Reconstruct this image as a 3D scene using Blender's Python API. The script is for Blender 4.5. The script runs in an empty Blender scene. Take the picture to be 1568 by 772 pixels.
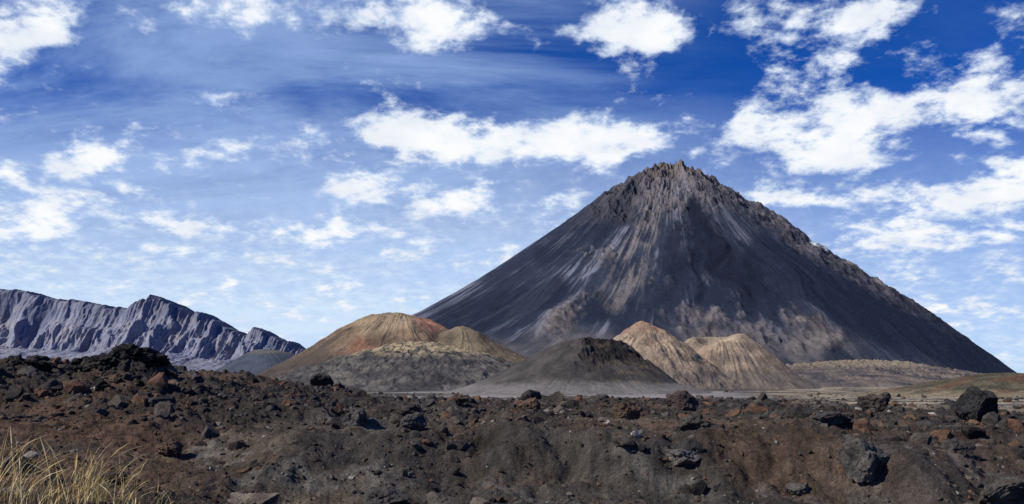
import bpy, math, numpy as np, random
from mathutils import Vector, noise as mn
rng=np.random.default_rng(7); random.seed(7)
F=1358.0; CX=784.0; HY=590.0
sc=bpy.context.scene
# ---------------------------------------------------------------- noise
def _h(ix,iy,seed):
    h=(ix.astype(np.uint32)*np.uint32(374761393)+iy.astype(np.uint32)*np.uint32(668265263)+np.uint32((seed*2246822519)&0xffffffff))
    h=(h^(h>>np.uint32(13)))*np.uint32(1274126177)
    h=h^(h>>np.uint32(16))
    return h
TC=np.cos(np.arange(256)*2*np.pi/256);TS=np.sin(np.arange(256)*2*np.pi/256)
def perlin(x,y,seed=0):
    x,y=np.broadcast_arrays(x,y)
    x0=np.floor(x);y0=np.floor(y);fx=x-x0;fy=y-y0
    ix=x0.astype(np.int64);iy=y0.astype(np.int64)
    def g(a,b,dx,dy):
        k=_h(a&0xffffffff,b&0xffffffff,seed)&np.uint32(255)
        return TC[k]*dx+TS[k]*dy
    u=fx*fx*fx*(fx*(fx*6-15)+10);v=fy*fy*fy*(fy*(fy*6-15)+10)
    a=g(ix,iy,fx,fy);b=g(ix+1,iy,fx-1,fy);c=g(ix,iy+1,fx,fy-1);d=g(ix+1,iy+1,fx-1,fy-1)
    return ((a*(1-u)+b*u)*(1-v)+(c*(1-u)+d*u)*v)*1.5
def fbm(x,y,o=5,seed=0,gain=.5):
    s=0;a=1.0;n=0
    for i in range(o):
        s=s+a*perlin(x,y,seed+i*17);n+=a;a*=gain;x=x*2.03+3.1;y=y*2.03-1.7
    return s/n
def ridged(x,y,o=5,seed=0,gain=.5):
    s=0;a=1.0;n=0
    for i in range(o):
        s=s+a*(1-2*np.abs(perlin(x,y,seed+i*17)));n+=a;a*=gain;x=x*2.03+3.1;y=y*2.03-1.7
    return s/n
def ss(a,b,x):
    t=np.clip((x-a)/(b-a),0,1);return t*t*(3-2*t)
def mix(a,b,t):
    a=np.asarray(a,float);b=np.asarray(b,float)
    return a*(1-t[:,None])+b*t[:,None]
def seg(ex,ey,x1,y1,x2,y2,w1,w2):
    dx,dy=x2-x1,y2-y1
    t=np.clip(((ex-x1)*dx+(ey-y1)*dy)/(dx*dx+dy*dy),0,1)
    d=np.hypot(ex-x1-t*dx,ey-y1-t*dy)/(w1+(w2-w1)*t)
    return 1-ss(.5,1.5,d)
# ---------------------------------------------------------------- mesh
def mesh_obj(name,V,Fc,col,mat,smooth=True):
    me=bpy.data.meshes.new(name)
    k=Fc.shape[1]
    me.vertices.add(len(V));me.vertices.foreach_set("co",V.astype(np.float32).ravel())
    me.loops.add(Fc.size);me.loops.foreach_set("vertex_index",Fc.astype(np.int32).ravel())
    me.polygons.add(len(Fc));me.polygons.foreach_set("loop_start",np.arange(0,Fc.size,k,dtype=np.int32))
    me.polygons.foreach_set("use_smooth",np.full(len(Fc),smooth))
    me.update(calc_edges=True)
    if col is not None:
        ca=me.color_attributes.new("Col",'FLOAT_COLOR','POINT')
        c=np.ones((len(V),4),np.float32);c[:,:3]=np.clip(col,0.004,1)
        ca.data.foreach_set("color",c.ravel())
    me.materials.append(mat)
    ob=bpy.data.objects.new(name,me);sc.collection.objects.link(ob)
    return ob
def grid_faces(nr,nc,wrap=False):
    i=np.arange(nr-1)[:,None];j=np.arange(nc if wrap else nc-1)[None,:]
    j2=(j+1)%nc
    return np.stack([i*nc+j,i*nc+j2,(i+1)*nc+j2,(i+1)*nc+j],-1).reshape(-1,4)
# ---------------------------------------------------------------- materials
def terrain_mat(name,scales,amp,bump,bscale,rough=.95):
    m=bpy.data.materials.new(name);m.use_nodes=True;nt=m.node_tree;N=nt.nodes;L=nt.links
    b=N['Principled BSDF'];b.inputs['Roughness'].default_value=rough
    b.inputs['Specular IOR Level'].default_value=.1
    at=N.new('ShaderNodeAttribute');at.attribute_name='Col'
    tc=N.new('ShaderNodeTexCoord')
    cur=at.outputs['Color']
    for s,a in zip(scales,amp):
        n=N.new('ShaderNodeTexNoise');n.inputs['Scale'].default_value=s;n.inputs['Detail'].default_value=4
        n.inputs['Roughness'].default_value=.65
        L.new(tc.outputs['Object'],n.inputs['Vector'])
        mr=N.new('ShaderNodeMapRange');mr.inputs[1].default_value=.3;mr.inputs[2].default_value=.7
        mr.inputs[3].default_value=1-a;mr.inputs[4].default_value=1+a
        L.new(n.outputs['Fac'],mr.inputs[0])
        vm=N.new('ShaderNodeVectorMath');vm.operation='SCALE'
        L.new(cur,vm.inputs[0]);L.new(mr.outputs[0],vm.inputs['Scale']);cur=vm.outputs[0]
    L.new(cur,b.inputs['Base Color'])
    n=N.new('ShaderNodeTexNoise');n.inputs['Scale'].default_value=bscale;n.inputs['Detail'].default_value=6
    n.inputs['Roughness'].default_value=.7
    L.new(tc.outputs['Object'],n.inputs['Vector'])
    bp=N.new('ShaderNodeBump');bp.inputs['Strength'].default_value=1;bp.inputs['Distance'].default_value=bump
    L.new(n.outputs['Fac'],bp.inputs['Height']);L.new(bp.outputs[0],b.inputs['Normal'])
    return m
M_ground=terrain_mat('volcanic_soil',[9,45,.6],[.3,.55,.2],.07,16)
M_rock=terrain_mat('lava_rock',[6,40],[.35,.4],.05,18,.9)
M_cone=terrain_mat('cinder',[.05,.4],[.18,.2],.8,.35)
M_volc=terrain_mat('volcano_rock',[.02,.12],[.15,.3],6,.06)
M_cliff=terrain_mat('cliff_rock',[.004,.02],[.15,.15],10,.012)
# ---------------------------------------------------------------- ground
PXF=[-300,0,60,110,150,200,235,255,300,400,500,560,600,800,1000,1100,1200,1400,1568,1900]
VF=[580,574,570,574,562,556,562,578,586,596,606,616,622,626,624,624,630,642,654,656]
farD=[60,120,450,900,1500,2500,3500,8000,40000]
farZ=[-1.9,-2.7,-5,-5,-1,15,40,55,20]
def ground_base(x,y):
    d=np.hypot(x,y)
    px=CX+F*np.clip(x/np.maximum(y,4.),-1,1)
    zT=np.interp(px,[0,300,450,1568],[-1.2,-1.32,-1.65,-1.78])
    zE=np.interp(px,[0,200,400,600,750,1000,1300,1568],[-.75,-.7,-.85,-.85,-.80,-.84,-.88,-1.15])
    a=np.interp(px,[300,800],[11.0,12.9]);b=np.interp(px,[300,800],[16.0,14.4])
    wob=1.5*fbm(x/2.6,y/9,2,5)+.5*fbm(x/1.1,y/1.4,3,15)
    a=a+wob;b=b+wob
    yF=np.interp(px,[0,300,500,800,1568],[22,24,32,45,40])
    zF=(HY-np.interp(px,PXF,VF))/F*yF
    yy=np.maximum(y,0)
    z=-1.7+(zT+1.7)*ss(4.5,8.5,yy)
    z=z+(zE-zT)*ss(a,b,yy)
    z=z+(zF-zE)*ss(b,yF,yy)
    zf=np.interp(d,farD,farZ)
    s=ss(yF,yF*2.4,yy)
    s=np.where(y<0,ss(30,90,d),s)
    return z*(1-s)+zf*s,px,d,b,yF
def gravel_mask(x,y):
    d=np.hypot(x,y);px=CX+F*np.clip(x/np.maximum(y,4.),-1,1)
    g=ss(.0,.12,fbm(x/90+3,y/160,3,31)-.02)
    g2=ss(640,720,px)*(1-ss(1090,1200,px))*ss(200,280,d)*(1-ss(620,750,d))
    g=np.maximum(g,g2*ss(-.25,.0,fbm(x/45,y/90,4,33)+.08))
    g=np.maximum(g,ss(590,610,px)*(1-ss(650,670,px))*ss(130,180,d)*(1-ss(300,350,d)))
    return g*ss(90,140,d)
def lava_patch(x,y,px):
    m=ss(-.05,.18,fbm(x/4.5,y/6,3,77)+.10*ss(16,20,y)-.02)*ss(14.5,17,y)
    return m*(1-ss(50,110,y))
def ground_z(x,y,fine=True):
    z,px,d,b,yF=ground_base(x,y)
    near=ss(4,9,d)*(1-ss(60,140,d))
    right=ss(900,1200,px)*ss(25,35,d)
    lp=lava_patch(x,y,px)
    z=z+near*.28*fbm(x/3.2,y/3.2,3,1)*(1-.5*right)
    z=z+near*.18*ridged(x/1.6+40,y/1.6,3,6)*ss(-.3,.2,fbm(x/4,y/4,2,78))
    left=1-ss(250,700,px)
    z=z+near*lp*(.17*ridged(x/.9,y/.9,5,2,.6)+.06)
    z=z+left*ss(16,21,y)*(1-ss(40,70,d))*.20*ridged(x/.8,y/.8,4,8,.6)
    z=z+near*.12*fbm(x/.45,y/.45,4,3,.62)
    g=gravel_mask(x,y)
    far=ss(60,160,d)*(1-ss(3500,6000,d))*(1-.93*g)
    z=z+far*(.5+ .5*ss(200,900,d))*.8*ridged(x/9,y/9,4,12,.6)+far*ss(300,900,d)*2.5*fbm(x/70,y/70,3,14)
    return z
rings=np.concatenate([np.linspace(.5,9,50)[:-1],np.geomspace(9,50,430)[:-1],np.geomspace(50,2500,300)[:-1],np.geomspace(2500,42000,50)])
az=np.concatenate([np.linspace(-35,35,1050),np.linspace(35,325,100)[1:-1]])*math.pi/180
R,A=np.meshgrid(rings,az,indexing='ij')
gx=(R*np.sin(A)).ravel();gy=(R*np.cos(A)).ravel()
gz=ground_z(gx,gy)
def ground_col(x,y,z):
    px=CX+F*np.clip(x/np.maximum(y,4.),-1,1);d=np.hypot(x,y)
    n1=fbm(x/2.2,y/2.2,5,41);n2=fbm(x/.3,y/.3,4,42,.65);n3=fbm(x/6,y/6,3,43)
    c=mix([.048,.041,.033],[.115,.092,.068],ss(-.3,.4,n1))
    red=(1-ss(130,400,px+n1*200))*(1-ss(19,22,d))
    c=mix(c,[.118,.068,.042],red*.75)
    red2=ss(.0,.25,n3)*(1-ss(60,100,d))
    c=mix(c,[.105,.063,.040],red2*.5)
    ash=ss(-.15,.25,fbm(x/2.6+9,y/3,4,47)+.12*ss(700,850,px)-.25*(1-ss(300,420,px)))*(1-ss(14.5,17,y))
    c=mix(c,[.050,.046,.042],ash*.75)
    c=mix(c,[.16,.148,.13],ss(.12,.35,fbm(x/1.5,y/1.5,4,48))*.45*(1-red))
    c=c*(1+.9*n2[:,None])
    c=mix(c,[.034,.030,.026],lava_patch(x,y,px)*.75)
    far=ss(50,130,d)
    g=gravel_mask(x,y)
    cf=mix([.045,.043,.040],[.09,.083,.072],ss(-.3,.4,fbm(x/60,y/120,3,50)))
    cf=mix(cf,[.31,.285,.26],g*.85*(.75+.5*fbm(x/20,y/40,2,59)))
    tan=ss(1120,1250,px+120*fbm(x/40,y/60,2,52))*ss(50,75,d)*(1-ss(1200,1600,d))
    cf=mix(cf,[.34,.28,.19],tan*.85*ss(-.2,.2,fbm(x/30,y/18,3,53)+.02))
    olive=ss(-.05,.3,fbm(x/130,y/130,2,55))*ss(300,500,d)
    cf=mix(cf,[.12,.10,.06],olive*.4)
    far=np.maximum(far,tan*.8)
    return c*(1-far[:,None])+cf*far[:,None]
mesh_obj('ground',np.stack([gx,gy,gz],1),grid_faces(len(rings),len(az),True),ground_col(gx,gy,gz),M_ground)
# ---------------------------------------------------------------- cones
def sil(P,sign,cpx,D):
    cx=(cpx-CX)*D/F;hyp=math.hypot(cx,D);t0=math.atan2(cx,D);r=[];h=[]
    for a,b in P:
        u=math.atan((cpx+sign*a-CX)/F);ang=sign*(u-t0)
        T=hyp*math.cos(ang);yt=T*math.cos(u)
        r.append(math.sin(ang)*hyp);h.append((HY-b)/F*yt)
    return np.array(r),np.array(h)
def cone_obj(name,D,cpx,L,Rr,colfn,res=240,rough=1.0,gul=1.0,extra=None,mat=None,K=9,seed=0,gain=1.2):
    mp=D/F
    cx=(cpx-CX)*mp
    rl,hl=sil(L,-1,cpx,D);rr,hr=sil(Rr,1,cpx,D)
    rm=max(rl[-1],rr[-1])*1.35
    nr=res;nt=res*3
    rad=np.linspace(0,1,nr)*rm
    th=np.concatenate([np.linspace(-200,20,int(nt*.8)),np.linspace(20,160,int(nt*.2))[1:-1]])*math.pi/180
    RR,TT=np.meshgrid(rad,th,indexing='ij');RR=RR.ravel();TT=TT.ravel()
    cs=np.cos(TT);sn=np.sin(TT)
    r2=RR*(1+.07*perlin(cs*1.5+seed,sn*1.5,seed+3)*np.abs(sn))
    w=ss(-.9,.9,-cs)
    slL=(hl[-1]-hl[-2])/(rl[-1]-rl[-2]);slR=(hr[-1]-hr[-2])/(rr[-1]-rr[-2])
    zl=np.interp(r2,rl,hl)+np.where(r2>rl[-1],(r2-rl[-1])*slL,0)
    zr=np.interp(r2,rr,hr)+np.where(r2>rr[-1],(r2-rr[-1])*slR,0)
    z=zl*w+zr*(1-w)
    x=cx+RR*cs;y=D+RR*sn
    H=hl[0]
    fade=ss(0,rm*.3,RR)
    wx=.35*fbm(x/(H*.8),y/(H*.8),3,seed+50)
    g=ridged(cs*(K+RR/rm*1.5)+seed+wx,sn*(K+RR/rm*1.5)+wx,4,seed,.55)*(.35+.9*ss(-.25,.3,perlin(cs*3+seed,sn*3+RR/rm*3,seed+9)))
    z=z+gul*H*.045*g*fade*(1-.5*ss(.6*rm,rm,RR))
    z=z+rough*H*.02*fbm(x/(H*.25),y/(H*.25),6,seed+5,.6)
    if extra is not None: z=z+extra(x-cx,y-D,RR,TT,H,mp)
    ex=CX+F*x/y;ey=HY-F*z/y
    col=colfn(x,y,z,ex,ey,g,RR/rm,cs,sn)*gain
    return mesh_obj(name,np.stack([x,y,z],1),grid_faces(nr,len(th),True),col,mat or M_cone)
def breach(dx,dy,r,t,H):
    a=np.abs(np.angle(np.exp(1j*(t+math.radians(50)))))
    n=.20*perlin(dx/(H*.45),dy/(H*.45),5)+.12*perlin(dx/(H*.15),dy/(H*.15),8)
    return (1-ss(.70,.92,a+n))*ss(H*.05,H*.32,r+n*H*.3)*(1-ss(H*.9,H*1.9,r))
def dark_extra(dx,dy,r,t,H,mp):
    br=breach(dx,dy,r,t,H)
    rim=(ridged(dx/(H*.25),dy/(H*.25),5,9,.6)-.15)*(1-ss(H*.8,H*1.4,r))*H*.08
    return -br*H*.20+rim*ss(-.6,.1,np.cos(t)+.3)+br*H*.12*(ridged(dx/(H*.3),dy/(H*.3),5,6,.6)-.2)
def dark_col(x,y,z,ex,ey,g,rn,cs,sn):
    n=fbm(x/12,y/12,5,61)
    c=mix([.044,.041,.038],[.070,.063,.056],ss(-.3,.3,n))
    H=72*560/F
    dx=x-(900-CX)*560/F;dy=y-560
    br=breach(dx,dy,np.hypot(dx,dy),np.arctan2(dy,dx),H)
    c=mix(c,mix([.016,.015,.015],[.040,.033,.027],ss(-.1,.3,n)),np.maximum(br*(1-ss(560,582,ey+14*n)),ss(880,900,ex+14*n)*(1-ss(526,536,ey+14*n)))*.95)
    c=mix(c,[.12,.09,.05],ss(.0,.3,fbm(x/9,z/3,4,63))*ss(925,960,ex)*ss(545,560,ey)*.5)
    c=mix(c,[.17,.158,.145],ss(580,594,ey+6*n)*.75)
    return c
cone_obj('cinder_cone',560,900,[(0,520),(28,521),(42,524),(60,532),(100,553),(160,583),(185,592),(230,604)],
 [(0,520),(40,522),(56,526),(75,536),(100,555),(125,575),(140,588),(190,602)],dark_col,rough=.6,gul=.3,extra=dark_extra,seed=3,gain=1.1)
def red_extra(dx,dy,r,t,H,mp):
    return -H*.20*np.exp(-((dx-24*mp)**2+(dy+14*mp)**2)/(17*mp)**2)
def red_col(x,y,z,ex,ey,g,rn,cs,sn):
    n=fbm(x/35,y/35,5,71)
    c=mix([.085,.060,.042],[.180,.128,.083],ss(-.3,.3,n))
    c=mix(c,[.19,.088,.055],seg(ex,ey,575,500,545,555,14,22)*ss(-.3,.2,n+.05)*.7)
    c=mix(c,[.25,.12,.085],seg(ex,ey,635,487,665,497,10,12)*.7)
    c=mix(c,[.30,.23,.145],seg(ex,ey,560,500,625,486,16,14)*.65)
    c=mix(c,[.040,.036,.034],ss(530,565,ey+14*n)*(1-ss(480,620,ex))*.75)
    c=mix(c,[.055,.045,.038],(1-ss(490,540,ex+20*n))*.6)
    return c
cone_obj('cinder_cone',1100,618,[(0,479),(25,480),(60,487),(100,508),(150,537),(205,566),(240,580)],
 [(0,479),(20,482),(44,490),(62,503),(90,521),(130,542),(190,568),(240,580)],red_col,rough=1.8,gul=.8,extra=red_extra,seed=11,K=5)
def hump_col(x,y,z,ex,ey,g,rn,cs,sn):
    n=fbm(x/30,y/30,5,73)
    c=mix([.080,.064,.045],[.14,.11,.073],ss(-.3,.3,n))
    return mix(c,[.25,.195,.12],ss(690,705,ex)*(1-ss(715,740,ex))*.5)
cone_obj('cinder_cone',1060,706,[(0,500),(12,502),(35,512),(70,535),(110,560),(150,582)],
 [(0,500),(12,502),(34,512),(55,527),(92,545),(130,562),(180,582)],hump_col,rough=1.8,gul=.35,seed=13,K=4)
def low_col(x,y,z,ex,ey,g,rn,cs,sn):
    n=fbm(x/16,y/16,5,81);n2=fbm(x/45,z/8,4,82)
    c=mix([.050,.048,.047],[.10,.092,.08],ss(-.3,.3,n2))
    c=mix(c,[.31,.245,.15],(1-ss(530,548,ey+14*n))*.8)
    c=mix(c,[.036,.035,.035],ss(.0,.25,n)*.75)
    return c
cone_obj('cinder_cone',900,645,[(0,524),(30,526),(70,536),(120,549),(160,560),(230,580)],
 [(0,524),(30,528),(60,536),(110,547),(150,560),(200,582)],low_col,rough=5.0,gul=1.0,seed=17,K=5)
def far_col(x,y,z,ex,ey,g,rn,cs,sn):
    n=fbm(x/50,y/50,4,91)
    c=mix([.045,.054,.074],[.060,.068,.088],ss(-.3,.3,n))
    return mix(c,[.14,.12,.09],(1-ss(538,546,ey+6*n))*.5)
cone_obj('cinder_cone',2100,400,[(0,535),(12,536),(30,545),(55,560),(78,572),(100,582)],
 [(0,535),(20,536),(45,541),(80,556),(130,575)],far_col,res=140,rough=.6,gul=.4,seed=23,gain=1.1)
def tan_col(x,y,z,ex,ey,g,rn,cs,sn):
    n=fbm(x/20,y/20,5,101)
    c=mix([.135,.103,.076],[.25,.19,.132],ss(-.3,.3,n))
    c=c*(1+.15*g[:,None])
    c=mix(c,[.32,.26,.175],(1-ss(512,535,ey))*ss(1050,1065,ex)*.5)
    c=mix(c,[.23,.135,.088],(1-ss(498,514,ey+6*n))*(1-ss(1020,1040,ex))*.6)
    c=mix(c,[.085,.075,.066],ss(.05,.35,fbm(x/35,z/20,4,103))*.45)
    c=mix(c,[.080,.075,.07],ss(556,580,ey+10*n)*.65)
    return c
cone_obj('cinder_cone',1000,985,[(0,492),(14,496),(45,521),(90,550),(130,578),(150,590)],
 [(0,492),(22,502),(45,516),(70,532),(100,556),(130,578),(150,590)],tan_col,rough=3.6,gul=.8,K=4,seed=29)
def crater(dx,dy,r,t,H,mp):
    return -H*.42*np.exp(-((dx+18*mp)**2+(dy+28*mp)**2)/(17*mp)**2)+H*.05*np.exp(-((dx-24*mp)**2+(dy+10*mp)**2)/(14*mp)**2)+H*.05*np.exp(-((dx+44*mp)**2+(dy+14*mp)**2)/(9*mp)**2)
cone_obj('cinder_cone',1060,1104,[(0,516),(34,517),(52,522),(75,540),(110,568),(140,588)],
 [(0,518),(20,516),(36,516),(56,528),(86,550),(118,576),(145,590)],tan_col,rough=1.8,gul=.7,extra=crater,K=7,seed=37)
def hill_col(x,y,z,ex,ey,g,rn,cs,sn):
    n=fbm(x/7,y/7,5,111)
    c=mix([.05,.046,.032],[.085,.075,.048],ss(-.3,.3,n))
    c=mix(c,[.10,.056,.036],ss(.0,.25,fbm(x/14,y/14,4,112))*.7)
    c=mix(c,[.22,.18,.12],ss(594,606,ey+8*n)*.6)
    return c
cone_obj('hill',330,1545,[(0,571),(40,573),(80,579),(130,588),(190,598),(260,612)],
 [(0,571),(60,574),(120,585),(260,612)],hill_col,rough=6,gul=1.2,seed=41)
def foot_col(x,y,z,ex,ey,g,rn,cs,sn):
    n=fbm(x/60,y/60,5,121)
    c=mix([.045,.044,.048],[.12,.10,.085],ss(-.25,.3,n))
    return mix(c,[.22,.175,.12],(1-ss(556,566,ey+8*n))*.6)
cone_obj('foothill',2300,1330,[(0,553),(40,554),(100,560),(200,572),(300,590)],
 [(0,553),(60,556),(110,566),(160,574),(260,592)],foot_col,rough=9,gul=2.0,seed=43)
cone_obj('foothill',1500,1240,[(0,567),(60,569),(140,576),(240,592)],
 [(0,567),(80,570),(170,577),(300,592)],foot_col,rough=7,gul=1.5,seed=47)
# ---------------------------------------------------------------- volcano
D=4500.;mp=D/F;VX=(1030-CX)*mp
Lp=[(0,264),(8,258),(14,253),(24,255),(30,264),(42,268),(60,277),(68,275),(75,285),(110,306),(150,334),(190,362),(230,388),(280,421),(330,450),(390,482),(470,516),(580,550),(680,575),(790,600)]
Rp=[(0,264),(10,270),(30,277),(50,283),(60,275),(67,279),(76,291),(100,303),(150,332),(200,365),(240,393),(300,428),(370,469),(440,512),(538,577),(600,612)]
rl,hl=sil(Lp,-1,1030,D);rr,hr=sil(Rp,1,1030,D)
rad=np.concatenate([np.linspace(0,450,160)[:-1],np.linspace(450,2600,380)])
th=np.concatenate([np.linspace(-203,23,1050),np.linspace(23,157,90)[1:-1]])*math.pi/180
RR,TT=np.meshgrid(rad,th,indexing='ij');RR=RR.ravel();TT=TT.ravel()
cs=np.cos(TT);sn=np.sin(TT);w=ss(-.8,.8,-cs)
z=np.interp(RR,rl,hl)*w+np.interp(RR,rr,hr)*(1-w)
z=np.where(RR>2000,z-(RR-2000)*.3,z)
x=VX+RR*cs;y=D+RR*sn
wpx=.5*fbm(x/400,y/400,3,250)
def rad_noise(K,c,fn,o,seed,gain=.5,wp=1.):
    return fn(cs*(K+RR*c)+seed+wpx*wp,sn*(K+RR*c)+wpx*wp,o,seed,gain)
g1=rad_noise(3,.0006,ridged,3,201)
g2=rad_noise(14,.005,ridged,4,202,.55)
st=rad_noise(60,.003,fbm,4,203,.6,.6)
st2=rad_noise(12,.0010,fbm,4,204,.6,.6)
cr=ridged(x/150,y/150,6,205,.6)
cr2=fbm(x/50,z/50,5,206,.65)
cr3=ridged(x/420+.4*fbm(x/200,z/200,2,230),z/260,4,231,.6)
ex=CX+F*x/y;ey=HY-F*z/y
wb=fbm(x/300,z/220,4,207)
top=1-ss(300,370,ey+90*wb+30*st2+.22*np.abs(ex-1030))
right=ss(-20,25,(ex-1030)-(ey-250)*1.30+ 30*wb+14*st2)
rock=np.maximum(top,right*.8)
lowr=seg(ex,ey,1000,450,1160,480,36,42)*ss(-.1,.15,wb+.6*cr2+.04)
lowr=np.maximum(lowr,seg(ex,ey,1120,425,1270,520,16,22)*ss(-.1,.12,wb+.6*cr2+.0))
lowr=np.maximum(lowr,seg(ex,ey,1050,505,1220,528,14,14)*ss(-.05,.1,wb+.6*cr2+.0))
lowr=np.maximum(lowr,seg(ex,ey,905,455,850,500,12,20)*ss(-.05,.2,wb+.6*cr2))
lowr=np.maximum(lowr,seg(ex,ey,900,370,1000,420,30,30)*ss(.45,.75,cr3)*.9)
rock=np.maximum(rock,lowr)
wex=ex+12*cr2+10*wb
chan=seg(wex,ey,1062,315,1085,385,10,30)
chan=np.maximum(chan,seg(wex,ey,1085,385,1145,428,34,28))
chan=np.maximum(chan,seg(wex,ey,1040,345,1030,410,8,20)*.8)
dark2=seg(wex,ey+8*wb,1165,385,1330,480,20,34);dark2=np.maximum(dark2,seg(wex,ey+8*wb,1330,480,1540,575,34,32))
rock=np.clip(rock*(1-.95*chan)*(1-.9*dark2),0,1)
fade=ss(0,200,RR)
sidef=1-.55*ss(.7,.98,np.abs(cs))
z=z+fade*(g1*24*(1-ss(900,2300,RR))+g2*(1.5+11*rock*(1-.6*lowr))*(1-.6*ss(1200,2200,RR)))*sidef-fade*6
z=z+rock*(fade*.85+.15)*((54-30*lowr)*(cr-.40)+(28-12*lowr)*cr2)*sidef
z=z+rock*fade*(26-10*lowr)*(cr3-.4)*sidef
z=z+1.2*st*fade
z=z+(32*ridged(x/85,y/85,5,211,.62)-18)*(1-ss(140,340,RR))
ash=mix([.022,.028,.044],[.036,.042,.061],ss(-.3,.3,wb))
c=ash
lst=ss(.02,.30,.65*st+.9*st2+.4*wb+.0)*ss(-.25,.1,wb+.12)
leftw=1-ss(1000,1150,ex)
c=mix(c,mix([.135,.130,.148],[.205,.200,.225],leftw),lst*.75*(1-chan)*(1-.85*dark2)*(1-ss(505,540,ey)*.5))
cloud_shade=np.maximum(seg(ex,ey,690,495,850,445,34,24),seg(ex,ey,830,395,940,330,14,18)*.8)
cloud_shade=np.maximum(cloud_shade,seg(ex,ey,860,490,960,470,16,14)*.8)
c=mix(c,[.014,.018,.031],cloud_shade*.9*ss(-.5,.05,wb+.2))  # cloud shadows on the left flank, painted in as darker albedo
brown=mix([.042,.041,.049],[.165,.139,.130],ss(-.35,.4,cr2+.3*st2+.5*(cr3-.4)))
brown=mix(brown,[.25,.20,.155],ss(.1,.45,cr2*.6+wb)*.45)
brown=mix(brown,[.032,.035,.046],ss(.1,-.25,wb+.3*cr2)*.65)
c=c*(1-rock[:,None]*.85)+brown*rock[:,None]*.85
tanb=np.maximum(seg(wex,ey,1020,285,1000,335,14,20),seg(wex,ey,1000,335,950,450,18,28))
c=mix(c,[.22,.185,.158],tanb*ss(-.25,.25,st+.4*st2+.3*cr2)*.7)
c=mix(c,[.014,.017,.029],chan*.94)
c=mix(c,[.017,.022,.038],dark2*.93)
basec=ss(500,535,ey+40*wb)
c=mix(c,mix([.040,.043,.052],[.16,.138,.115],ss(-.2,.3,wb+.5*st2)),basec*.7*(1-ss(1250,1350,ex)))
c=mix(c,[.22,.175,.13],(1-ss(262,280,ey))*.5)
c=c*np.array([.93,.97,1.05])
snow=seg(ex,ey,1240,374,1266,388,3,2)*ss(-.1,.15,cr2)
c=mix(c,[.5,.52,.55],snow)
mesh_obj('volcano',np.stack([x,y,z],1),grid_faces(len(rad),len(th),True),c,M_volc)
# ---------------------------------------------------------------- caldera cliff
cp=[-1500,-900,-500,-200,0,30,60,90,120,150,190,212,240,248,262,275,292,308,316,335,352,375,390,410,430,450,480,520,600]
cy=[470,430,436,436,444,448,456,461,463,470,477,468,461,468,474,483,493,484,494,505,512,516,512,521,530,538,550,568,600]
DB=6200.;mb=DB/F
nx=1100
uu=np.concatenate([np.linspace(-1500,-60,250)[:-1],np.linspace(-60,600,nx-249)])
rows=np.concatenate([np.linspace(-1500,-700,50)[:-1],np.linspace(-700,200,260)[:-1],np.linspace(200,900,25)])
YR,UU=np.meshgrid(rows,uu,indexing='ij');YR=YR.ravel();UU=UU.ravel()
X=(UU-CX)*mb
Ht=(HY-np.interp(UU,cp,cy))*mb+(ridged(X/120,X*0,4,310,.65)-.2)*64*ss(150,240,UU)+(ridged(X/110,X*0+4,4,311,.6)-.2)*34
but=ridged(X/300+.35*fbm(X/300,YR/300,2,300),YR/2600,3,301,.55)
but2=ridged(X/120+.3*fbm(X/100,YR/100,2,312),YR/700,4,302,.6)
off=(but*230+but2*60)-60
t=YR+off
z=60+(Ht-60)*(.34*ss(-1500,-150,t)+.34*ss(-330,-60,t)+.32*ss(-150,60,YR+off*.45))
z=z-ss(160,900,YR)*80
z=z+12*fbm(X/90,YR/60,4,303,.6)*ss(-1300,-900,t)*(1-ss(-40,0,YR)*.5)
n=fbm(X/120,YR/300,4,304);n2=fbm(X/260,z/90,4,305)
c=mix([.145,.158,.215],[.235,.235,.285],ss(-.3,.35,n+.5*n2+.35*but))  # bluish albedo, aerial haze put into the rock colour
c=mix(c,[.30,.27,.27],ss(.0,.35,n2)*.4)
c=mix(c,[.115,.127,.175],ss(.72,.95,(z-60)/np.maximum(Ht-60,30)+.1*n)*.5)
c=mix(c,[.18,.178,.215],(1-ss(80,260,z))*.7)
mesh_obj('caldera_cliff',np.stack([X,DB+YR,z],1),grid_faces(len(rows),nx),c,M_cliff)
# ---------------------------------------------------------------- rocks
import bmesh
def rock_template(sub,seed,planes=14,rough=.1):
    bm=bmesh.new();bmesh.ops.create_icosphere(bm,subdivisions=sub,radius=1)
    V=np.array([v.co[:] for v in bm.verts]);Fc=np.array([[v.index for v in f.verts] for f in bm.faces]);bm.free()
    r=np.random.default_rng(seed)
    V=V*1.15
    for _ in range(planes):
        nn=r.normal(size=3);nn/=np.linalg.norm(nn);dd=r.uniform(.5,.92)
        p=np.maximum(0,V@nn-dd);V=V-p[:,None]*nn
    o=Vector(r.uniform(-50,50,3))
    if rough>0:
        for i in range(len(V)):
            p=Vector(V[i]);q=p.normalized()
            a=mn.fractal(p*1.7+o,.9,2.1,5)*rough+ (mn.fractal(p*6+o,.8,2.1,4)*rough*.35 if sub>3 else 0)
            V[i]=np.array(p+q*a)
    V=V*np.array([1,r.uniform(.65,.95),r.uniform(.5,.8)])
    return V,Fc
def rotm(n,r,tilt=.5):
    a=r.uniform(0,2*np.pi,n);b=r.normal(0,tilt,n);g=r.normal(0,tilt,n)
    ca,sa,cb,sb,cg,sg=np.cos(a),np.sin(a),np.cos(b),np.sin(b),np.cos(g),np.sin(g)
    o=np.zeros(n);i=np.ones(n)
    Rz=np.stack([ca,-sa,o,sa,ca,o,o,o,i],1).reshape(n,3,3)
    Rx=np.stack([i,o,o,o,cb,-sb,o,sb,cb],1).reshape(n,3,3)
    Ry=np.stack([cg,o,sg,o,i,o,-sg,o,cg],1).reshape(n,3,3)
    return Rx@Ry@Rz
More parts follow.
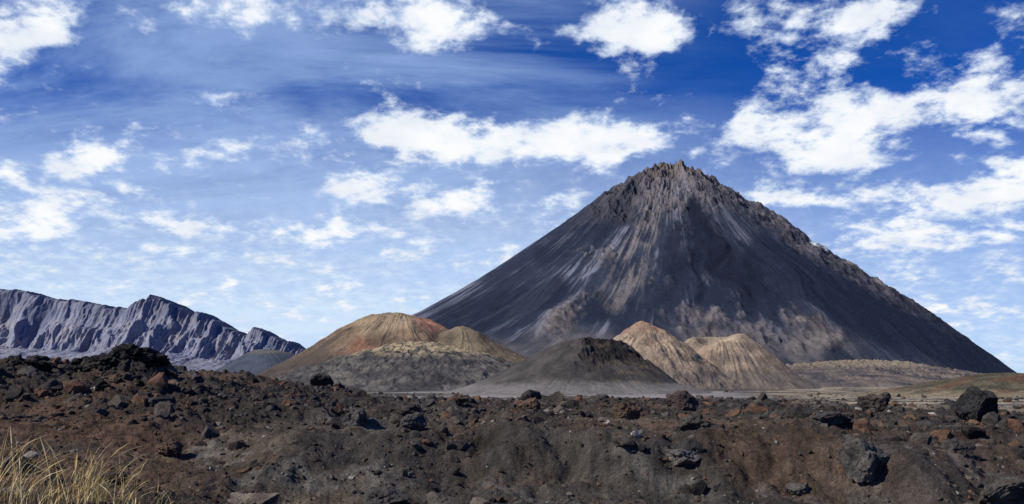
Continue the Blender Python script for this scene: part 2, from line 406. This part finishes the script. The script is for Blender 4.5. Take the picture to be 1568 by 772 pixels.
def scatter(name,px,d,size,sub,cols,seed,ntemp=8,sink=.25,rough=.1):
    r=np.random.default_rng(seed);n=len(px)
    y=d;x=(px-CX)/F*d
    zz=ground_z(x,y)
    Rm=rotm(n,r);tid=r.integers(0,ntemp,n)
    Vs=[];Fs=[];Cs=[];off=0
    for k in range(ntemp):
        V,Fc=rock_template(sub,seed*100+k,rough=rough)
        I=np.where(tid==k)[0]
        if len(I)==0: continue
        P=np.einsum('nij,vj->nvi',Rm[I],V)*size[I,None,None]
        P+=np.stack([x[I],y[I],zz[I]+size[I]*(.5-sink*2)*.6],1)[:,None,:]
        m=len(V)
        Vs.append(P.reshape(-1,3));Fs.append((Fc[None]+(np.arange(len(I))*m)[:,None,None]+off).reshape(-1,3));off+=len(I)*m
        Cs.append(np.repeat(cols[I],m,0))
    return mesh_obj(name,np.concatenate(Vs),np.concatenate(Fs),np.concatenate(Cs)*1.15,M_rock,smooth=False)
def rockcols(n,r,px,bright=1.0):
    base=np.array([[.062,.052,.042],[.042,.037,.032],[.10,.086,.070],[.095,.056,.037],[.22,.20,.17],[.028,.026,.024]])
    p=np.array([.30,.25,.15,.16,.06,.08])
    c=base[r.choice(6,n,p=p)]
    red=(px<330)&(r.random(n)<.4)
    c[red]=np.array([.095,.057,.038])
    return c*r.uniform(.7,1.35,(n,1))*bright
r=np.random.default_rng(5)
n=36000
px=r.uniform(-150,1720,n);d=np.exp(r.uniform(np.log(8),np.log(32),n))
s=np.clip(.010*(r.pareto(2.0,n)+1),.010,.07)
scatter('gravel',px,d,s,1,rockcols(n,r,px),11,rough=0)
n=8500
px=r.uniform(-150,1720,n);d=np.exp(r.uniform(np.log(10),np.log(75),n))
keep=(fbm((px-CX)/F*d/3,d/3,3,91)+.30*(d>15)-.08+.1*r.normal(size=n))>.02
px=px[keep];d=d[keep];n=len(px)
s=np.clip(.036*(r.pareto(2.0,n)+1),.036,.28)*(1+.7*(d>30))
scatter('rock_rubble',px,d,s,2,rockcols(n,r,px),12,sink=.3,rough=.14)
n=16000
px=r.uniform(-150,1720,n);d=np.exp(r.uniform(np.log(15),np.log(60),n))
lp=lava_patch((px-CX)/F*d,d,px);k=r.random(n)<lp*.8;px=px[k];d=d[k];n=len(px)
s=np.clip(.038*(r.pareto(1.9,n)+1),.038,.30)*(1+.5*(d>30))
cc_=np.tile([.036,.032,.028],(n,1))*r.uniform(.6,2.0,(n,1));cc_[r.random(n)<.22]=[.10,.058,.038]
scatter('lava_clinker',px,d,s,2,cc_,15,sink=.25,rough=.25)
n=4500
px=r.uniform(-150,1720,n);d=np.exp(r.uniform(np.log(60),np.log(700),n))
g=gravel_mask((px-CX)/F*d,d);k=(r.random(n)>g*.97)&((px<1150)|(r.random(n)<.45));px=px[k];d=d[k];n=len(px)
s=np.clip(.15*(r.pareto(2.2,n)+1),.15,.8)*(1+d/400)
scatter('lava_field_rocks',px,d,s,2,rockcols(n,r,px,.8)*.8,13,rough=.2)
n=460
px=np.concatenate([r.normal(195,34,180),r.normal(60,28,80),r.uniform(-120,520,200)]);d=np.concatenate([r.normal(21.3,1.2,260),r.uniform(19,28,200)])
s=np.clip(.07*(r.pareto(2.,n)+1),.07,.34)
scatter('lava_chunks',px,d,s,3,np.tile([.027,.024,.021],(n,1))*r.uniform(.6,1.6,(n,1)),14,rough=.3)
def boulder(px,d,wpx,sx,sy,sz,col,seed,sink=.3,rot=0,rough=.2,planes=16,tilt=0):
    V,Fc=rock_template(5,seed,planes=planes,rough=rough)
    V=V/np.abs(V).max(0)
    s=wpx*.5*d/F
    V=V*np.array([sx,sy,sz])*s
    ct,st_=math.cos(tilt),math.sin(tilt)
    V=V@np.array([[ct,0,st_],[0,1,0],[-st_,0,ct]])
    ca,sa=math.cos(rot),math.sin(rot)
    x=(px-CX)/F*d
    zz=ground_z(np.array([x]),np.array([float(d)]))[0]
    n1=np.array([mn.fractal(Vector(v)*2/s+Vector((seed,0,0)),.8,2,4) for v in V])
    C=np.array(col)[None]*(1.15+.6*n1[:,None])
    V=V@np.array([[ca,sa,0],[-sa,ca,0],[0,0,1]])+np.array([x,d,zz+s*sz*(1-2*sink)])
    return mesh_obj('lava_boulder',V,Fc,C,M_rock,smooth=False)
G=[.075,.068,.062];DK=[.026,.025,.025];RD=[.09,.058,.040]
boulder(1325,13.3,96,1,.8,.95,G,501,.20,tilt=.2)
boulder(1496,32,76,1,.8,.95,DK,606,.08)
boulder(1340,34,56,1,.8,.80,[.055,.045,.038],503,.1)
boulder(1492,30,28,1,.8,.8,[.12,.07,.045],504,.15)
boulder(548,14.9,46,1,.8,.95,G,505,.25)
boulder(638,14.8,50,1,.8,.7,G,506,.25)
boulder(590,11.9,80,1,.8,.65,[.06,.055,.05],507,.35)
boulder(1050,13.6,66,1,.8,.5,[.11,.10,.09],508,.4)
boulder(1070,15.5,84,1,.8,.6,[.055,.05,.045],509,.3)
boulder(700,25,36,1,.9,.65,[.08,.057,.045],510,.2)
boulder(812,26,42,1,.9,.7,[.09,.058,.042],511,.2)
boulder(490,32,44,1,.9,.6,[.045,.042,.038],512,.2)
boulder(205,21.2,92,1,.8,.5,[.027,.024,.022],513,.2,rough=.45)
boulder(235,21.4,54,1,.8,.55,[.027,.024,.022],514,.2,rough=.45)
boulder(160,21.0,56,1,.8,.5,[.027,.024,.022],531,.2,rough=.45)
boulder(120,20.8,42,1,.8,.6,[.028,.025,.023],515,.2,rough=.4)
boulder(60,21,56,1,.8,.45,[.03,.027,.022],516,.2,rough=.4)
boulder(150,11.2,100,1,.7,.4,[.045,.039,.034],517,.3)
boulder(385,10.4,86,1,.8,.5,[.15,.125,.10],518,.35)
boulder(20,9.3,64,1,.7,.35,[.14,.125,.11],519,.3)
boulder(970,11.9,70,1,.8,.4,[.085,.066,.052],520,.3)
boulder(1540,12.6,110,1,.8,.6,[.065,.058,.05],521,.3)
boulder(1165,17,46,1,.8,.5,[.07,.06,.052],522,.3)
boulder(960,20,50,1,.8,.8,RD,523,.2)
boulder(1270,16,70,1,.8,.5,[.06,.055,.05],524,.3)
boulder(1040,24,60,1,.8,.7,[.06,.045,.04],525,.25)
boulder(620,20,76,1,.8,.6,[.045,.038,.033],527,.3)
boulder(260,14,50,1,.8,.6,RD,528,.3)
boulder(1420,19,66,1,.8,.5,[.05,.045,.04],529,.25)
boulder(880,22,64,1,.8,.5,[.05,.043,.038],530,.3)
boulder(1460,14.5,60,1,.8,.6,[.06,.053,.047],532,.3)
boulder(1220,13.2,44,1,.8,.6,[.10,.09,.08],533,.3)
# ---------------------------------------------------------------- grass
M_grass=terrain_mat('dry_grass',[8],[.25],.001,50,.7)
def grass():
    Vs=[];Fs=[];Cs=[];off=0
    r=np.random.default_rng(21)
    clumps=[(5,8.3,110,.72),(40,8.1,60,.55),(80,8.0,60,.42),(128,8.2,130,.66),(165,8.5,80,.45),(205,8.1,70,.36),(-60,8.2,100,.6),(245,8.0,50,.28)]
    for cpx,cd,nb,hh in clumps:
        for i in range(nb):
            d=cd+r.normal(0,.22);x=(cpx-CX)/F*cd+r.normal(0,.10);
            z0=ground_z(np.array([x]),np.array([d]))[0]-.03
            h=hh*r.uniform(.35,1.15);lean=r.normal(.32,.40);ly=r.normal(0,.2);wd=r.uniform(.0018,.0042)
            ns=7;t=np.linspace(0,1,ns)
            curve=t**2.0
            cxn=x+lean*h*curve+r.normal(0,.02)*np.sin(t*3);cyn=d+ly*h*curve;czn=z0+h*(t-.28*abs(lean)*t**3)
            head=r.random()<.3
            ww=wd*(1-t**2*.85)
            if head: ww=np.where(t>.72,wd*2.4*(1.05-t)/.3,ww*.7)
            a=r.uniform(0,np.pi);dx,dy=np.cos(a),np.sin(a)*.6
            V=np.concatenate([np.stack([cxn-ww*dx,cyn-ww*dy,czn],1),np.stack([cxn+ww*dx,cyn+ww*dy,czn],1)])
            f=np.array([[k,k+1,ns+k+1,ns+k] for k in range(ns-1)])+off
            off+=2*ns
            base=np.array([[.68,.50,.21],[.52,.42,.16],[.76,.62,.35],[.36,.26,.13]])[r.integers(0,4)]*r.uniform(.75,1.15)
            Vs.append(V);Fs.append(f);Cs.append(np.tile(base,(2*ns,1)))
    mesh_obj('dry_grass',np.concatenate(Vs),np.concatenate(Fs),np.concatenate(Cs),M_grass)
grass()
# ---------------------------------------------------------------- light & sky
S=Vector((-.68,-.27,.66)).normalized()
sun=bpy.data.lights.new('sun','SUN');sun.energy=5.0;sun.angle=math.radians(.5);sun.color=(1,.95,.88)
so=bpy.data.objects.new('sun',sun);so.rotation_euler=S.to_track_quat('Z','Y').to_euler();sc.collection.objects.link(so)
w=bpy.data.worlds.new("World");sc.world=w;w.use_nodes=True
try:
    w.cycles.sampling_method='MANUAL';w.cycles.sample_map_resolution=256
except Exception: pass
nt=w.node_tree;N=nt.nodes;Lk=nt.links
bg=N['Background'];STR=.1;bg.inputs['Strength'].default_value=STR
sky=N.new('ShaderNodeTexSky');sky.sky_type='NISHITA';sky.sun_disc=False
sky.sun_elevation=math.asin(S.z);sky.sun_rotation=math.atan2(S.x,S.y);sky.altitude=1700;sky.air_density=1.0;sky.dust_density=.3;sky.ozone_density=3
tc=N.new('ShaderNodeTexCoord');sp=N.new('ShaderNodeSeparateXYZ');Lk.new(tc.outputs['Generated'],sp.inputs[0])
def math_(op,a,b=None,c=None):
    n=N.new('ShaderNodeMath');n.operation=op
    for i,v in enumerate((a,b,c)):
        if v is None: continue
        if isinstance(v,(int,float)): n.inputs[i].default_value=v
        else: Lk.new(v,n.inputs[i])
    return n.outputs[0]
def mrange(v,a,b,c,d,smooth=True):
    n=N.new('ShaderNodeMapRange')
    if smooth:n.interpolation_type='SMOOTHSTEP'
    Lk.new(v,n.inputs[0])
    for i,q in enumerate((a,b,c,d)): n.inputs[i+1].default_value=q
    return n.outputs[0]
ya=math_('MAXIMUM',math_('ABSOLUTE',sp.outputs[1]),.08)
U=math_('DIVIDE',sp.outputs[0],ya);Vv=math_('DIVIDE',sp.outputs[2],ya)
uv=N.new('ShaderNodeCombineXYZ');Lk.new(U,uv.inputs[0]);Lk.new(Vv,uv.inputs[1])
zz=math_('ADD',math_('MAXIMUM',sp.outputs[2],0.0),.30)
q=N.new('ShaderNodeCombineXYZ');Lk.new(math_('DIVIDE',sp.outputs[0],zz),q.inputs[0]);Lk.new(math_('DIVIDE',sp.outputs[1],zz),q.inputs[1])
def noise(vec,scale,detail,rough,dist=0,off=None):
    n=N.new('ShaderNodeTexNoise');n.inputs['Scale'].default_value=scale;n.inputs['Detail'].default_value=detail
    n.inputs['Roughness'].default_value=rough;n.inputs['Distortion'].default_value=dist
    if off:
        a=N.new('ShaderNodeVectorMath');a.operation='ADD';Lk.new(vec,a.inputs[0]);a.inputs[1].default_value=off;vec=a.outputs[0]
    Lk.new(vec,n.inputs['Vector']);return n
wn=noise(q.outputs[0],6,2,.6)
wv=N.new('ShaderNodeVectorMath');wv.operation='SUBTRACT';Lk.new(wn.outputs['Color'],wv.inputs[0]);wv.inputs[1].default_value=(.5,.5,.5)
ws=N.new('ShaderNodeVectorMath');ws.operation='MULTIPLY_ADD';Lk.new(wv.outputs[0],ws.inputs[0]);ws.inputs[1].default_value=(.09,.05,0);Lk.new(uv.outputs[0],ws.inputs[2])
blobs=[(30,45,75,64,1.1),(225,15,60,30,.8),(440,18,120,34,.9),(655,32,90,50,1.1),(985,40,95,52,1.4),(1330,25,100,36,.9),(1150,25,60,30,.8),
(1235,95,80,46,1),(1515,150,90,64,1.5),(1330,170,80,44,1.2),(1280,232,95,32,1.1),(1165,195,70,38,1.1),(860,218,165,38,1.5),(635,205,72,36,1.2),
(585,275,70,28,1),(690,305,65,18,.8),(135,240,62,30,.9),(110,305,120,26,.7),(315,240,36,13,.8),(110,110,22,25,.6),(510,355,110,22,.6),
(1440,300,95,26,.9),(1550,275,50,36,1),(1400,355,130,28,.8),(330,345,100,18,.5),(50,350,110,32,.7),(10,260,36,26,.8),(1210,312,70,20,.8),
(270,110,170,60,-.6),(500,120,90,60,-.5),(820,110,130,50,-.8),(1090,120,50,60,-.8),(720,110,60,60,-.5),(1420,235,40,40,-.4),(860,20,40,50,-.6),(400,290,120,50,-.3)]
acc=None
for bx,by,rx,ry,am in blobs:
    n=N.new('ShaderNodeVectorMath');n.operation='MULTIPLY_ADD';Lk.new(ws.outputs[0],n.inputs[0])
    u0=(bx-CX)/F;v0=(HY-by)/F;iu=F/rx;iv=F/ry
    n.inputs[1].default_value=(iu,iv,0);n.inputs[2].default_value=(-u0*iu,-v0*iv,0)
    l=N.new('ShaderNodeVectorMath');l.operation='LENGTH';Lk.new(n.outputs[0],l.inputs[0])
    m=mrange(l.outputs['Value'],.2,1.5,am,0)
    acc=m if acc is None else math_('ADD',acc,m)
big=noise(q.outputs[0],7.5,6,.60,.1,(3.1,1.7,0))
fine=noise(q.outputs[0],20,5,.62,.1,(7,2,0))
dens=math_('ADD',math_('MULTIPLY',math_('SUBTRACT',big.outputs['Fac'],.5),2.6),math_('MULTIPLY',math_('SUBTRACT',fine.outputs['Fac'],.5),1.8))
dens=math_('ADD',dens,math_('MULTIPLY',acc,.66))
lowb=math_('MULTIPLY',mrange(Vv,.08,.34,.24,0),1.0)
dens=math_('ADD',dens,lowb)
cl=mrange(dens,.04,.75,0,1)
# clouds and haze faded in the unseen sky overhead and behind, lowering ambient light
front=math_('MULTIPLY',mrange(sp.outputs[1],-.1,.35,.08,1),mrange(sp.outputs[2],.50,.75,1,.1))
cl=math_('MULTIPLY',cl,front)
cim=N.new('ShaderNodeMapping');cim.inputs['Rotation'].default_value=(0,0,math.radians(28));cim.inputs['Scale'].default_value=(.55,1.7,1)
Lk.new(q.outputs[0],cim.inputs['Vector'])
ci=noise(cim.outputs[0],1.9,7,.62,.8,(11,4,0))
veil=math_('MULTIPLY',mrange(ci.outputs['Fac'],.38,.66,0,1),.58)
veil=math_('MULTIPLY',veil,mrange(U,-.1,.30,1,.08))
veil=math_('MULTIPLY',veil,front)
low=mrange(Vv,.03,.33,1.0,0,False)
low=math_('MULTIPLY',low,mrange(fine.outputs['Fac'],.3,.7,.88,1.12))
low=math_('MULTIPLY',low,mrange(U,.0,.35,1.2,.85))
low=math_('MULTIPLY',math_('MINIMUM',low,1.0),mrange(sp.outputs[1],-.3,.2,.3,1))
tint=N.new('ShaderNodeMix');tint.data_type='RGBA';tint.blend_type='MULTIPLY';tint.inputs[0].default_value=1
Lk.new(sky.outputs[0],tint.inputs[6]);tint.inputs[7].default_value=(.06,.37,.98,1)
def mixc(fac,a,b):
    m=N.new('ShaderNodeMix');m.data_type='RGBA'
    Lk.new(fac,m.inputs[0])
    if isinstance(a,tuple): m.inputs[6].default_value=a
    else: Lk.new(a,m.inputs[6])
    if isinstance(b,tuple): m.inputs[7].default_value=b
    else: Lk.new(b,m.inputs[7])
    return m.outputs[2]
k=1/STR
c1=mixc(low,tint.outputs[2],(.65*k,.80*k,.98*k,1))
c2=mixc(veil,c1,(.42*k,.59*k,.92*k,1))
core=mrange(dens,.15,1.0,0,1)
cc=mixc(core,(.58*k,.72*k,.95*k,1),(.97*k,.98*k,1.0*k,1))
cc2=mixc(math_('MULTIPLY',mrange(wn.outputs['Fac'],.4,.65,0,1),.35),cc,(.60*k,.69*k,.84*k,1))
c3=mixc(cl,c2,cc2)
Lk.new(c3,bg.inputs['Color'])
# ---------------------------------------------------------------- camera
cam=bpy.data.cameras.new('camera');co=bpy.data.objects.new('camera',cam);sc.collection.objects.link(co)
cam.sensor_width=36;cam.lens=36*F/1568;cam.shift_y=(HY-386)/1568;cam.clip_start=.1;cam.clip_end=90000
co.location=(0,0,0);co.rotation_euler=(math.pi/2,0,0);sc.camera=co
sc.view_settings.view_transform='Standard';sc.view_settings.look='None';sc.view_settings.exposure=0
